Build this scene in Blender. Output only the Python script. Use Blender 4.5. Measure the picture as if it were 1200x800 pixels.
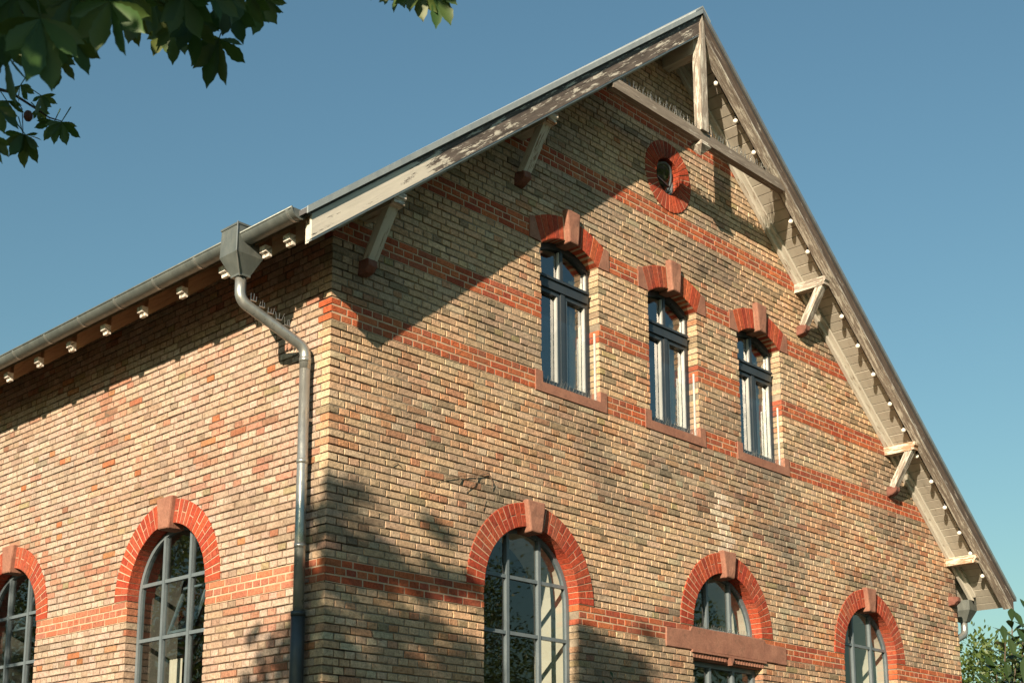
import bpy, bmesh, math, random
from mathutils import Vector, Matrix, noise
random.seed(7)
R = math.radians
for o in list(bpy.data.objects): bpy.data.objects.remove(o)
scene = bpy.context.scene
col = scene.collection

# ------------------------------------------------------------------ camera, sky, sun, exposure
YAW, PITCH, ROLL = .7972310, .1997335, .0004905
CAM = Vector((-7.800245, -9.701315, -2.583355))
FPX, PPX, PPY = 1608.8428, 570.9448, 661.6745          # in pixels of the 1200 x 800 photograph
fw = Vector((math.sin(YAW)*math.cos(PITCH), math.cos(YAW)*math.cos(PITCH), math.sin(PITCH)))
rt = Vector((math.cos(YAW), -math.sin(YAW), 0)); up = rt.cross(fw)
rt, up = rt*math.cos(ROLL)+up*math.sin(ROLL), -rt*math.sin(ROLL)+up*math.cos(ROLL)
cd = bpy.data.cameras.new('camera'); cam = bpy.data.objects.new('camera', cd); col.objects.link(cam)
m = Matrix((rt, up, -fw)).transposed().to_4x4(); m.translation = CAM; cam.matrix_world = m
cd.sensor_width = 36; cd.sensor_fit = 'HORIZONTAL'; cd.lens = FPX/1200*36
cd.shift_x = (600-PPX)/1200; cd.shift_y = (PPY-400)/1200
cd.clip_start = .05; cd.clip_end = 2000
cd.dof.use_dof = True; cd.dof.focus_distance = 15; cd.dof.aperture_fstop = 8
scene.camera = cam
def ray(px, py, depth): return CAM + (fw + rt*((px-PPX)/FPX) + up*((PPY-py)/FPX))*depth
def pix(p):
    d = Vector(p)-CAM; w = d.dot(fw)
    if w < .05: return None
    return PPX+FPX*d.dot(rt)/w, PPY-FPX*d.dot(up)/w, w

SUN = Vector((2.26, 1.0, -0.93))                        # direction the light travels
el = math.asin(-SUN.normalized().z); az = math.atan2(-SUN.x, -SUN.y)
world = bpy.data.worlds.new('World'); scene.world = world; world.use_nodes = True
wt = world.node_tree; wt.nodes.clear()
sky = wt.nodes.new('ShaderNodeTexSky'); sky.sky_type = 'NISHITA'; sky.sun_disc = False
sky.sun_elevation = el; sky.sun_rotation = az; sky.altitude = 200
sky.air_density = 1.6; sky.dust_density = 1.3; sky.ozone_density = 1.0
hs = wt.nodes.new('ShaderNodeMix'); hs.data_type = 'RGBA'; hs.blend_type = 'MULTIPLY'; hs.inputs[0].default_value = 1; hs.inputs[7].default_value = (.63, .905, 1.0, 1)   # colour balance of the photograph
bg = wt.nodes.new('ShaderNodeBackground'); bg.inputs[1].default_value = .053
wo = wt.nodes.new('ShaderNodeOutputWorld')
wt.links.new(sky.outputs[0], hs.inputs[6]); wt.links.new(hs.outputs[2], bg.inputs[0]); wt.links.new(bg.outputs[0], wo.inputs[0])
sd = bpy.data.lights.new('sun', 'SUN'); sd.energy = 5.0; sd.angle = R(.55); sd.color = (1.0, .815, .60)
so = bpy.data.objects.new('sun', sd); col.objects.link(so); so.rotation_euler = SUN.to_track_quat('-Z', 'Y').to_euler(); so.location = (-20, -10, 15)
scene.view_settings.view_transform = 'Standard'; scene.view_settings.look = 'None'
scene.view_settings.exposure = 1.05; scene.view_settings.gamma = 1

# ------------------------------------------------------------------ materials
MATS = {}
class NT:
    def __init__(s, name, rough=.8, metal=0, spec=.4):
        s.m = bpy.data.materials.new(name); s.m.use_nodes = True; s.t = s.m.node_tree
        s.b = s.t.nodes['Principled BSDF']; s.b.inputs['Roughness'].default_value = rough
        s.b.inputs['Metallic'].default_value = metal; s.b.inputs['Specular IOR Level'].default_value = spec
        MATS[name] = s.m
    def n(s, typ, **kw):
        x = s.t.nodes.new('ShaderNode'+typ)
        for k, v in kw.items():
            if hasattr(x, k) and k not in x.inputs: setattr(x, k, v)
            else: x.inputs[k].default_value = v
        return x
    def l(s, a, b): s.t.links.new(a, b)
    def coord(s, attr=None, scale=(1, 1, 1)):
        if attr: c = s.n('Attribute', attribute_name=attr).outputs['Vector']
        else: c = s.n('TexCoord').outputs['Object']
        mp = s.n('Mapping'); mp.inputs['Scale'].default_value = scale; s.l(c, mp.inputs[0]); return mp.outputs[0]
    def noise(s, co, scale, detail=4, rough=.6):
        x = s.n('TexNoise'); x.inputs['Scale'].default_value = scale; x.inputs['Detail'].default_value = detail
        x.inputs['Roughness'].default_value = rough; s.l(co, x.inputs['Vector']); return x.outputs['Fac']
    def ramp(s, fac, stops):
        r = s.n('ValToRGB'); e = r.color_ramp.elements
        while len(e) < len(stops): e.new(.5)
        for i, (p, c) in enumerate(stops):
            e[i].position = p; e[i].color = (c, c, c, 1) if isinstance(c, (int, float)) else (*c, 1)
        s.l(fac, r.inputs[0]); return r.outputs[0]
    def mix(s, fac, a, b, mode='MIX'):
        x = s.n('Mix', data_type='RGBA', blend_type=mode)
        for v, i in ((fac, x.inputs[0]), (a, x.inputs[6]), (b, x.inputs[7])):
            if isinstance(v, (int, float)): i.default_value = v
            elif isinstance(v, tuple): i.default_value = (*v, 1)
            else: s.l(v, i)
        return x.outputs[2]
    def math(s, op, a, b=0.):
        x = s.n('Math', operation=op)
        for v, i in ((a, x.inputs[0]), (b, x.inputs[1])):
            if isinstance(v, (int, float)): i.default_value = v
            else: s.l(v, i)
        return x.outputs[0]
    def bump(s, h, strength=.3, dist=.004):
        x = s.n('Bump'); x.inputs['Strength'].default_value = strength; x.inputs['Distance'].default_value = dist
        s.l(h, x.inputs['Height']); s.l(x.outputs[0], s.b.inputs['Normal'])
    def color(s, c):
        if isinstance(c, tuple): s.b.inputs['Base Color'].default_value = (*c, 1)
        else: s.l(c, s.b.inputs['Base Color'])
        return s.m

def brick_mat():
    k = NT('brick', .92, 0, .25); co = k.coord()
    base = k.n('Attribute', attribute_name='Col').outputs['Color']
    fine = k.noise(co, 48, 5, .72); med = k.noise(co, 20, 4, .65)
    c = k.mix(1, base, k.ramp(fine, [(.24, .42), (.48, .95), (.8, 1.30)]), 'MULTIPLY')
    c = k.mix(1, c, k.ramp(med, [(.28, (.68, .65, .62)), (.55, (1.02, 1.02, 1.02)), (.75, (1.14, 1.12, 1.08))]), 'MULTIPLY')
    sp = k.ramp(k.noise(co, 62, 4, .65), [(.60, 0), (.70, .7)])
    c = k.mix(sp, c, (.07, .05, .035))
    pale = k.ramp(k.noise(co, 26, 5, .7), [(.64, 0), (.80, .32)])
    c = k.mix(pale, c, (.50, .43, .34))
    gr = k.ramp(k.noise(co, 1.1, 6, .65), [(.50, 0), (.72, .38)])
    c = k.mix(gr, c, (.16, .12, .075))
    st = k.ramp(k.noise(k.coord(scale=(2.6, 2.6, .35)), 1.6, 6, .7), [(.52, 0), (.75, .42)])
    c = k.mix(st, c, (.13, .105, .075))
    k.color(c); h = k.math('ADD', fine, k.math('MULTIPLY', med, 1.6)); k.bump(h, .75, .008)
brick_mat()
def mortar_mat(name, a, b):
    k = NT(name, .95, 0, .2); co = k.coord()
    k.color(k.mix(k.ramp(k.noise(co, 5, 6, .7), [(.35, 0), (.65, 1)]), a, b)); k.bump(k.noise(co, 150, 3), .5, .004)
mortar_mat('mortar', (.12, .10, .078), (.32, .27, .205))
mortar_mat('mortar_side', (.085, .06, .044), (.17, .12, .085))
mortar_mat('mortar_arch', (.52, .40, .28), (.40, .27, .18))
def stone_mat():
    k = NT('sandstone', .88, 0, .25); co = k.coord(); n1 = k.noise(co, 3.2, 6, .7); n2 = k.noise(co, 45, 4, .7)
    c = k.mix(k.ramp(n1, [(.35, 0), (.68, 1)]), (.235, .108, .076), (.32, .16, .11))
    c = k.mix(k.ramp(k.noise(co, 9, 5, .75), [(.52, 0), (.72, .6)]), c, (.14, .08, .058))
    c = k.mix(1, c, k.ramp(n2, [(.3, .78), (.7, 1.12)]), 'MULTIPLY'); k.color(c); k.bump(n2, .5, .006)
stone_mat()
def wood_mat(name, paint, wood_a, wood_b, lo, hi, along=None, rough=.75):
    # weathered timber: paint that has peeled off along the grain; lo..hi is the paint threshold
    k = NT(name, rough, 0, .3); c1 = k.coord('bc', (2.2, 26, 26)); c2 = k.coord('bc', (1.1, 8, 8)); c3 = k.coord('bc', (6, 60, 60))
    g = k.noise(c1, 1, 6, .65); pn = k.noise(c2, 3.2, 7, .72); fine = k.noise(c3, 1, 4, .6)
    w = k.mix(k.ramp(g, [(.3, 0), (.7, 1)]), wood_a, wood_b)
    w = k.mix(k.ramp(fine, [(.55, 0), (.75, .5)]), w, tuple(v*.35 for v in wood_a))
    f = k.math('ADD', k.math('MULTIPLY', pn, .75), k.math('MULTIPLY', g, .25))
    if along:
        sx = k.n('SeparateXYZ'); k.l(k.n('Attribute', attribute_name='bc').outputs['Vector'], sx.inputs[0])
        mr = k.n('MapRange'); k.l(sx.outputs[0], mr.inputs[0])
        for i, v in zip((1, 2, 3, 4), along): mr.inputs[i].default_value = v
        f = k.math('ADD', f, mr.outputs[0])
    pm = k.ramp(f, [(lo, 0), (hi, 1)])
    pcol = k.mix(k.ramp(k.noise(c2, 1.3, 4), [(.35, .0), (.7, 1)]), paint, tuple(v*.82 for v in paint))
    k.color(k.mix(pm, w, pcol)); k.bump(k.math('ADD', k.math('MULTIPLY', g, .6), pm), .6, .006)
CREAM = (.57, .545, .475)
wood_mat('painted_timber', CREAM, (.22, .16, .11), (.36, .27, .19), .40, .44)
wood_mat('worn_timber', CREAM, (.17, .142, .118), (.34, .30, .255), .49, .55)
wood_mat('bare_timber', (.42, .39, .34), (.12, .10, .082), (.26, .225, .19), .55, .61)
wood_mat('barge_left', (.55, .525, .46), (.045, .037, .033), (.165, .138, .122), .465, .50, along=(2.4, 3.4, .10, -.06))
wood_mat('barge_right', (.42, .38, .33), (.05, .037, .03), (.135, .102, .08), .56, .61)
wood_mat('soffit_paint', (.42, .395, .335), (.27, .235, .18), (.35, .31, .25), .34, .42)
wood_mat('eave_timber', (.42, .27, .16), (.30, .185, .11), (.40, .26, .155), .45, .55)
wood_mat('white_end', (.70, .66, .60), (.26, .21, .165), (.40, .34, .28), .44, .49)
wood_mat('raw_timber', (.62, .56, .46), (.26, .145, .085), (.40, .26, .165), .48, .54)
def metal_mat(name, a, b, rough, metal):
    k = NT(name, rough, metal, .5); co = k.coord(scale=(1, 1, .45)); n1 = k.noise(co, 5, 6, .7)
    k.color(k.mix(k.ramp(n1, [(.3, 0), (.7, 1)]), a, b)); r = k.ramp(k.noise(co, 18, 4), [(.3, max(.05, rough-.12)), (.7, rough+.12)])
    k.l(r, k.b.inputs['Roughness'])
metal_mat('zinc', (.27, .285, .27), (.42, .43, .41), .33, .7)
metal_mat('zinc_old', (.12, .14, .135), (.20, .22, .205), .5, .55)
metal_mat('zinc_edge', (.30, .34, .35), (.42, .46, .46), .5, .45)
metal_mat('cast_iron', (.035, .042, .048), (.06, .07, .075), .45, .3)
metal_mat('frame_grey', (.085, .112, .128), (.135, .165, .182), .40, 0)
metal_mat('frame_dark', (.022, .029, .035), (.034, .042, .05), .38, 0)
metal_mat('bead', (.46, .47, .46), (.55, .55, .53), .38, .25)
metal_mat('rust', (.11, .045, .034), (.21, .085, .06), .9, 0)
metal_mat('spike', (.30, .30, .28), (.42, .42, .40), .35, .8)
metal_mat('slate', (.06, .062, .068), (.10, .10, .105), .6, 0)
def plain(name, c, rough=.85):
    k = NT(name, rough, 0, .3); co = k.coord(); n1 = k.noise(co, 2.2, 5)
    k.color(k.mix(k.ramp(n1, [(.3, 0), (.7, 1)]), c, tuple(v*.82 for v in c))); k.bump(k.noise(co, 40, 3), .15, .004)
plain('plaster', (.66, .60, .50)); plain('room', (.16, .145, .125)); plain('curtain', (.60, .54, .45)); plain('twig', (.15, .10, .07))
plain('render_wall', (.40, .32, .22)); plain('bulb_socket', (.05, .05, .05), .5)
def glass_mat(name, ior, wav, refl=1.0, tint=(.74, .80, .80)):
    k = NT(name); k.t.nodes.remove(k.b); out = k.t.nodes['Material Output']
    gl = k.n('BsdfGlossy'); gl.inputs['Roughness'].default_value = .012; gl.inputs['Color'].default_value = (refl, refl, refl, 1)
    tr = k.n('BsdfTransparent'); tr.inputs['Color'].default_value = (*tint, 1)
    lw_ = k.n('LayerWeight'); lw_.inputs['Blend'].default_value = .5; f5 = k.math('POWER', lw_.outputs['Facing'], 5.0); fr = k.math('ADD', k.math('MULTIPLY', f5, 1-ior), ior)   # Schlick reflectance, the same from both sides
    bu = k.n('Bump'); bu.inputs['Strength'].default_value = wav; bu.inputs['Distance'].default_value = .01
    k.l(k.noise(k.coord(), 2.6, 1, .4), bu.inputs['Height']); k.l(bu.outputs[0], gl.inputs['Normal'])
    mx = k.n('MixShader'); k.l(fr, mx.inputs[0]); k.l(tr.outputs[0], mx.inputs[1]); k.l(gl.outputs[0], mx.inputs[2]); k.l(mx.outputs[0], out.inputs[0])
glass_mat('old_glass', .10, .10); glass_mat('new_glass', .20, .02); glass_mat('guard_glass', .05, .0, 1, (.95, .97, .97))
k = NT('bulb_glass', .25, 0, .5); k.color((.80, .78, .72))
def leaf_mat(name, a, b, tl, rough=.45):
    k = NT(name, rough, 0, .4); out = k.t.nodes['Material Output']; co = k.coord()
    c = k.mix(k.ramp(k.noise(co, 3.0, 3), [(.3, 0), (.7, 1)]), a, b)
    oi = k.n('Attribute', attribute_name='tint'); c = k.mix(oi.outputs['Fac'], c, tl)
    k.l(c, k.b.inputs['Base Color']); ts = k.n('BsdfTranslucent'); k.l(k.mix(1, c, (1.5, 1.5, .7), 'MULTIPLY'), ts.inputs['Color'])
    mx = k.n('MixShader'); mx.inputs[0].default_value = .26; k.l(k.b.outputs[0], mx.inputs[1]); k.l(ts.outputs[0], mx.inputs[2]); k.l(mx.outputs[0], out.inputs[0])
leaf_mat('chestnut_leaf', (.034, .082, .026), (.056, .118, .030), (.20, .17, .03))
leaf_mat('tree_leaf', (.055, .098, .022), (.090, .135, .032), (.15, .16, .04))
leaf_mat('laurel_leaf', (.018, .040, .014), (.030, .058, .018), (.06, .08, .03), .28)
def bark():
    k = NT('bark', .9, 0, .2); co = k.coord(scale=(1, 1, .25)); n = k.noise(co, 9, 6, .7)
    k.color(k.mix(k.ramp(n, [(.35, 0), (.65, 1)]), (.05, .04, .03), (.13, .105, .08))); k.bump(n, .8, .03)
bark()
def ground_mat():
    k = NT('ground', .95, 0, .2); co = k.coord(); n = k.noise(co, .25, 8, .65)
    k.color(k.mix(k.ramp(n, [(.42, 0), (.55, 1)]), (.05, .05, .042), (.028, .042, .018))); k.bump(k.noise(co, 18, 4), .5, .03)
ground_mat()

# ------------------------------------------------------------------ mesh builder
class MB:
    def __init__(s): s.v = []; s.f = []; s.c = []; s.bc = []; s.t = []
    def face(s, idx, c=None, t=0.): s.f.append(idx); s.c.append(c); s.t.append(t)
    def add(s, pts, faces, c=None, bc=None, t=0.):
        n = len(s.v); s.v += [tuple(p) for p in pts]; s.bc += [tuple(b) for b in (bc or pts)]
        for f in faces: s.face([n+i for i in f], c, t)
    BOXF = [(0, 3, 2, 1), (4, 5, 6, 7), (0, 1, 5, 4), (1, 2, 6, 5), (2, 3, 7, 6), (3, 0, 4, 7)]
    def hexa(s, p, c=None, bc=None): s.add(p, s.BOXF, c, bc)
    def box(s, x0, x1, y0, y1, z0, z1, M=None, c=None):
        p = [(x0, y0, z0), (x1, y0, z0), (x1, y1, z0), (x0, y1, z0), (x0, y0, z1), (x1, y0, z1), (x1, y1, z1), (x0, y1, z1)]
        ax = max(((x1-x0, 0), (y1-y0, 1), (z1-z0, 2)))[1]; o = [ax]+[i for i in range(3) if i != ax]
        s.hexa([M(*q) if M else q for q in p], c, [tuple(q[i] for i in o) for q in p])
    def beam(s, a, b, w, h, upv=(0, 0, 1), taper=1.):
        a, b = Vector(a), Vector(b); d = (b-a); L = d.length; d.normalize(); x = d.cross(Vector(upv)).normalized(); y = x.cross(d)
        p = []; bc = []
        for e, q, k in ((a, 0, 1), (b, L, taper)):
            for i, j in ((-1, -1), (1, -1), (1, 1), (-1, 1)):
                p.append(e+x*(i*w/2*k)+y*(j*h/2*k)); bc.append((q, i*w/2+a.x, j*h/2+a.y))
        s.hexa(p, None, bc)
    def prism(s, poly, d0, d1, M, c=None, along=None):
        # poly: (u, z) outline, extruded over depth d0..d1
        n = len(poly); P = [M(u, d0, z) for u, z in poly]+[M(u, d1, z) for u, z in poly]
        if along:
            a = Vector(along).normalized(); bc = [(u*a.x+z*a.y, -u*a.y+z*a.x, d) for d in (d0, d1) for u, z in poly]
        else: bc = None
        s.add(P, [tuple(range(n)), tuple(range(2*n-1, n-1, -1))]+[(i, i+n, (i+1) % n+n, (i+1) % n) for i in range(n)], c, bc)
    def strip(s, inner, outer, d0, d1, M, c=None):
        # a band between two open (u, z) lines with the same number of points
        for i in range(len(inner)-1): s.prism([inner[i], inner[i+1], outer[i+1], outer[i]], d0, d1, M, c)
    def tube(s, path, rad, n=10, cap=True):
        path = [Vector(p) for p in path]; rings = []; rad = rad if isinstance(rad, (list, tuple)) else [rad]*len(path)
        t = (path[1]-path[0]).normalized(); x = t.orthogonal().normalized(); acc = 0
        for i, p in enumerate(path):
            t2 = (path[min(i+1, len(path)-1)]-path[max(i-1, 0)]).normalized()
            x = (x-t2*x.dot(t2)).normalized(); y = t2.cross(x)
            if i: acc += (p-path[i-1]).length
            b = len(s.v)
            for j in range(n):
                a = 2*math.pi*j/n; s.v.append(tuple(p+(x*math.cos(a)+y*math.sin(a))*rad[i])); s.bc.append((acc, math.cos(a)*rad[i], math.sin(a)*rad[i]))
            rings.append(b)
        for i in range(len(rings)-1):
            for j in range(n):
                k = (j+1) % n; s.face((rings[i]+j, rings[i]+k, rings[i+1]+k, rings[i+1]+j))
        if cap: s.face(tuple(rings[0]+j for j in reversed(range(n)))); s.face(tuple(rings[-1]+j for j in range(n)))
    def ball(s, c, r, n=10, sq=1.):
        c = Vector(c); b = len(s.v); m = n//2
        for i in range(1, m):
            th = math.pi*i/m
            for j in range(n):
                a = 2*math.pi*j/n; s.v.append((c.x+r*math.sin(th)*math.cos(a), c.y+r*math.sin(th)*math.sin(a), c.z+r*sq*math.cos(th))); s.bc.append(s.v[-1])
        s.v += [(c.x, c.y, c.z+r*sq), (c.x, c.y, c.z-r*sq)]; s.bc += s.v[-2:]; T = len(s.v)-2
        for i in range(m-2):
            for j in range(n): k = (j+1) % n; s.face((b+i*n+j, b+i*n+n+j, b+i*n+n+k, b+i*n+k))
        for j in range(n): k = (j+1) % n; s.face((T, b+j, b+k)); s.face((T+1, b+(m-2)*n+k, b+(m-2)*n+j))
    def build(s, name, mat, parent=None, smooth=False, fix=True):
        me = bpy.data.meshes.new(name); me.from_pydata(s.v, [], s.f)
        if any(c is not None for c in s.c):
            at = me.color_attributes.new('Col', 'FLOAT_COLOR', 'CORNER'); buf = []
            for f, c in zip(s.f, s.c): buf += list((*(c or (.4, .3, .2)), 1.))*len(f)
            at.data.foreach_set('color', buf)
        if mat in BCM:
            at = me.attributes.new('bc', 'FLOAT_VECTOR', 'POINT'); at.data.foreach_set('vector', [q for b in s.bc for q in b])
        if any(s.t):
            at = me.attributes.new('tint', 'FLOAT', 'FACE'); at.data.foreach_set('value', s.t)
        if fix:
            bm = bmesh.new(); bm.from_mesh(me); bmesh.ops.recalc_face_normals(bm, faces=bm.faces); bm.to_mesh(me); bm.free()
        if smooth: me.polygons.foreach_set('use_smooth', [True]*len(me.polygons))
        me.materials.append(MATS[mat])
        o = bpy.data.objects.new(name, me); col.objects.link(o)
        if parent: attach(o, parent)
        return o
BCM = {'painted_timber', 'worn_timber', 'bare_timber', 'barge_left', 'barge_right', 'soffit_paint', 'eave_timber', 'white_end', 'raw_timber'}
def attach(o, parent):
    o.parent = parent
    if parent.type == 'EMPTY' and not parent.parent: o.matrix_parent_inverse = Matrix.Translation(-parent.location)
def thing(name, label, cat, loc=(0, 0, 0), group=None):
    o = bpy.data.objects.new(name, None); col.objects.link(o); o.location = loc; o.empty_display_size = .3
    return tag(o, label, cat, group)
def weather(o, amp=.006, freq=9, cuts=3, bev=.009):
    # worn arrises and an uneven face for a stone block
    bm = bmesh.new(); bm.from_mesh(o.data)
    bmesh.ops.bevel(bm, geom=bm.edges[:], offset=bev, segments=1, affect='EDGES', clamp_overlap=True)
    bmesh.ops.triangulate(bm, faces=[f for f in bm.faces if len(f.verts) > 4])
    bmesh.ops.subdivide_edges(bm, edges=[e for e in bm.edges if e.calc_length() > .05], cuts=cuts, use_grid_fill=True)
    for v in bm.verts: v.co += noise.noise_vector(v.co*freq)*amp+noise.noise_vector(v.co*freq*3.1)*amp*.4
    bm.to_mesh(o.data); bm.free(); return o
def tag(o, label=None, cat=None, group=None, kind=None):
    for k, v in (('label', label), ('category', cat), ('group', group), ('kind', kind)):
        if v: o[k] = v
    return o
def part(name, parent):                                   # a part that is only a holder for its sub-parts
    o = bpy.data.objects.new(name, None); col.objects.link(o); o.parent = parent; o.empty_display_size = .1
    o.matrix_parent_inverse = Matrix.Translation(-parent.location); return o
def one(name, mat, parent, fn, smooth=False):
    b = MB(); fn(b); return b.build(name, mat, parent, smooth)
def pane_mesh(pts, mat, parent, side=False):
    b = MB(); f = tuple(range(len(pts))); b.add(pts, [f[::-1] if side else f]); return b.build('pane', mat, parent, fix=False)
GM = lambda u, d, z: (u, d, z)                            # gable wall: u along x, depth along y
SM = lambda u, d, z: (d, u, z)                            # side wall: u along y, depth along x

# ------------------------------------------------------------------ dimensions (metres; z = 0 is the springing of the arches)
GROUND = -4.05; C = .077; HD = .1325; ST = .265; J = .0145
W = 12.83; DEEP = 12.0; RX, RZ = 5.46, 7.89; SL, SR = .787, .806
zr = lambda x: RZ-SL*(RX-x) if x < RX else RZ-SR*(x-RX)
BANDS = [(-3, 0), (30, 33), (41, 44), (53, 56), (66, 69), (82, 85)]
AR, AI, AM = 1.0, .74, .93
ARCH_G = [2.83, 6.445, 9.995]; ARCH_S = [2.655, 6.155, 9.66]
UP = [3.503, 5.465, 7.406]; UW = .501; OC = (5.445, 5.775)
SILL = -2.45
def seg_bottom(u): return 3.405+math.sqrt(.835**2-u*u)
def seg_top(u): return 4.515-.42*u*u

b0 = one('ground', 'ground', None, lambda b: b.add([(-500, -500, GROUND), (500, -500, GROUND), (500, 500, GROUND), (-500, 500, GROUND)], [(0, 1, 2, 3)]))
tag(b0, kind='structure')

building = thing('brick_building', 'yellow brick gabled building with red brick bands, arched windows and overhanging timber roof', 'building', (W/2, 6, GROUND))

# ---- brick colours
def pal(*cs): return cs
YEL = pal((.56, .40, .258), (.53, .374, .238), (.58, .425, .288), (.52, .374, .243), (.57, .384, .243), (.50, .36, .234))
ORA = pal((.46, .215, .105), (.44, .185, .085), (.48, .25, .135), (.42, .16, .075), (.49, .28, .16), (.37, .145, .085))
RED = pal((.39, .092, .038), (.36, .078, .034), (.42, .112, .046), (.30, .066, .036), (.44, .135, .058), (.34, .095, .052))
ARC = pal((.36, .060, .028), (.33, .050, .025), (.39, .072, .032), (.29, .045, .025), (.34, .074, .040))
PNK = pal((.44, .335, .265), (.41, .305, .24), (.46, .36, .29), (.39, .28, .21), (.42, .335, .26), (.38, .285, .21))
SAL = pal((.42, .25, .18), (.40, .22, .155), (.44, .285, .215), (.37, .19, .13))
def n3(x, y, s, o=0): return noise.noise(Vector((x*s+o, y*s*1.0+o*.7, o*1.3)))
def sm(a, b, x): t = max(0, min(1, (x-a)/(b-a))); return t*t*(3-2*t)
def jit(c, a=.09):
    f = 1+random.uniform(-a, a); return tuple(max(.01, v*f*(1+random.uniform(-.03, .03))) for v in c)
def brick_colour(side, u, z, k):
    c = brick_colour0(side, u, z, k); w = n3(u, z*1.4, .45, 57); v = n3(u, z*1.2, 1.2, 71)
    return (c[0]*(1+.10*w+.07*v), c[1]*(1-.02*w+.07*v), c[2]*(1-.12*w+.07*v))
def brick_colour0(side, u, z, k):
    for a, b in BANDS:
        if a <= k < b and not (side and a != -3):
            c = jit(random.choice(RED), .12)
            if side: c = tuple(p*.65+q*.35 for p, q in zip(c, random.choice(SAL)))
            return c
    if side:
        p = .03+.50*sm(.05, .45, n3(u, z*2.2, .8, 5)+.15*math.sin(z*2.1+1))
        c = random.choice(SAL if random.random() < p else PNK)
        if random.random() < .02: c = tuple(v*.85 for v in random.choice(ORA))
        if random.random() < .06: c = tuple(v*.72 for v in c)
        if random.random() < .012: c = (.32, .26, .16)
        return jit(c, .10)
    p = .05
    p += .42*sm(1.15, 1.5, z)*(1-sm(2.05, 2.3, z))*(1-sm(2.6, 4.2, u))
    p += .30*sm(.7, 1.0, z)*(1-sm(2.0, 2.3, z))*sm(3.4, 4.6, u)*(1-sm(5.5, 7, u))
    p += .55*(1-sm(2.0, 2.6, z))*sm(6.0, 7.4, u)
    p += .18*(1-sm(-.5, .3, z))+.12*sm(6.5, 8, u)*sm(5, 5.5, z)
    p += .35*sm(.05, .4, n3(u, z*1.6, .9, 11))*(1-.6*sm(3.2, 4, z))
    c = random.choice(ORA if random.random() < p*.75 else YEL)
    if c in ORA: w = random.uniform(.15, .8); q = random.choice(YEL); c = tuple(a*(1-w)+b*w for a, b in zip(c, q))
    if random.random() < .06: c = (.30, .23, .15)
    if abs(u-6.42) < .15 and 1.03 < z < 1.75 and random.random() < .85: return jit((.64, .54, .42), .06)
    if random.random() < .008: c = (.42, .33, .17)
    if random.random() < .04: c = (.52, .42, .29)
    dk = .30*sm(.1, .45, n3(u, z*1.3, .7, 23))
    dk += .22*sm(.05, .4, n3(u*.6, z*3, 1.4, 31))*(1-sm(2.2, 2.6, z))*sm(2.5, 5, u)
    for cu in UP:
        if abs(u-cu) < .75 and 1.1 < z < 2.31: dk += .26*(1-sm(.45, .75, abs(u-cu)))*sm(1.1, 2.1, z)*random.uniform(.3, 1.3)
    for cu in ARCH_G:
        if abs(u-cu) < .5 and .95 < z < 1.8: dk += .14*random.uniform(0, 1.5)*(1-sm(1.1, 1.8, z))
    dk += .20*sm(3.2, 5, z)*sm(-.05, .35, n3(u, z, .55, 41))
    dk = min(dk, .55); c = tuple(v*(1-dk) for v in c); g = sum(c)/3; k2 = dk*.5
    return jit(tuple(v*(1-k2)+g*k2 for v in c), .08)

# ---- openings as removed intervals at a given height
def gaps(side, z):
    g = []                                                # (u0, u1, mortar set-back at the ends)
    def circ(c, zc, r):
        if abs(z-zc) < r: h = math.sqrt(r*r-(z-zc)**2); g.append((c-h, c+h, 0))
    for i, c in enumerate(ARCH_S if side else ARCH_G):
        if z > 0: circ(c, 0, AM)
        elif not side and i == 1:
            if z > -.077: g.append((c-AI, c+AI, 0))
            elif z > -.29: g.append((c-1.27, c+1.27, -.02))
            elif z > -3.4: g.append((c-AI, c+AI, .009))
        elif z > SILL: g.append((c-AI, c+AI, .009))
        elif z > SILL-.14: g.append((c-.86, c+.86, -.02))
    if not side:
        for c in UP:
            if 2.31 < z < 2.42: g.append((c-.60, c+.60, -.02))
            elif 2.42 <= z < 2.54: g.append((c-.60, c+.60, -.02))
            elif 2.54 <= z < 4.081: g.append((c-UW, c+UW, .009))
            elif 4.081 <= z < 4.33: g.append((c-.67, c+.67, -.02))
            elif 4.33 <= z < 4.50:
                h = math.sqrt(max(0, (4.49-z)/.42)); g.append((c-min(h, .6), c+min(h, .6), -.03))
        circ(*OC, .37)
    return sorted(g)
def brick(b, u0, u1, z0, z1, dep, M, c, tilt=1.):
    f = random.gauss(0, .0020)*tilt; q = lambda: random.uniform(-.0026, .0026); e = .004
    ts = [f+random.gauss(0, .0014)*tilt for _ in range(4)]
    P = [(u0+q(), z0+q()), (u1+q(), z0+q()), (u1+q(), z1+q()), (u0+q(), z1+q())]
    I = [(P[0][0]+e, P[0][1]+e), (P[1][0]-e, P[1][1]+e), (P[2][0]-e, P[2][1]-e), (P[3][0]+e, P[3][1]-e)]
    pts = [M(p[0], t, p[1]) for p, t in zip(I, ts)]+[M(p[0], t+e, p[1]) for p, t in zip(P, ts)]+[M(p[0], dep, p[1]) for p in P]
    b.add(pts, [(0, 1, 2, 3)]+[(i, i+4, (i+1) % 4+4, (i+1) % 4) for i in range(4)]+[(i+4, i+8, (i+1) % 4+8, (i+1) % 4+4) for i in range(4)], c)
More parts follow.
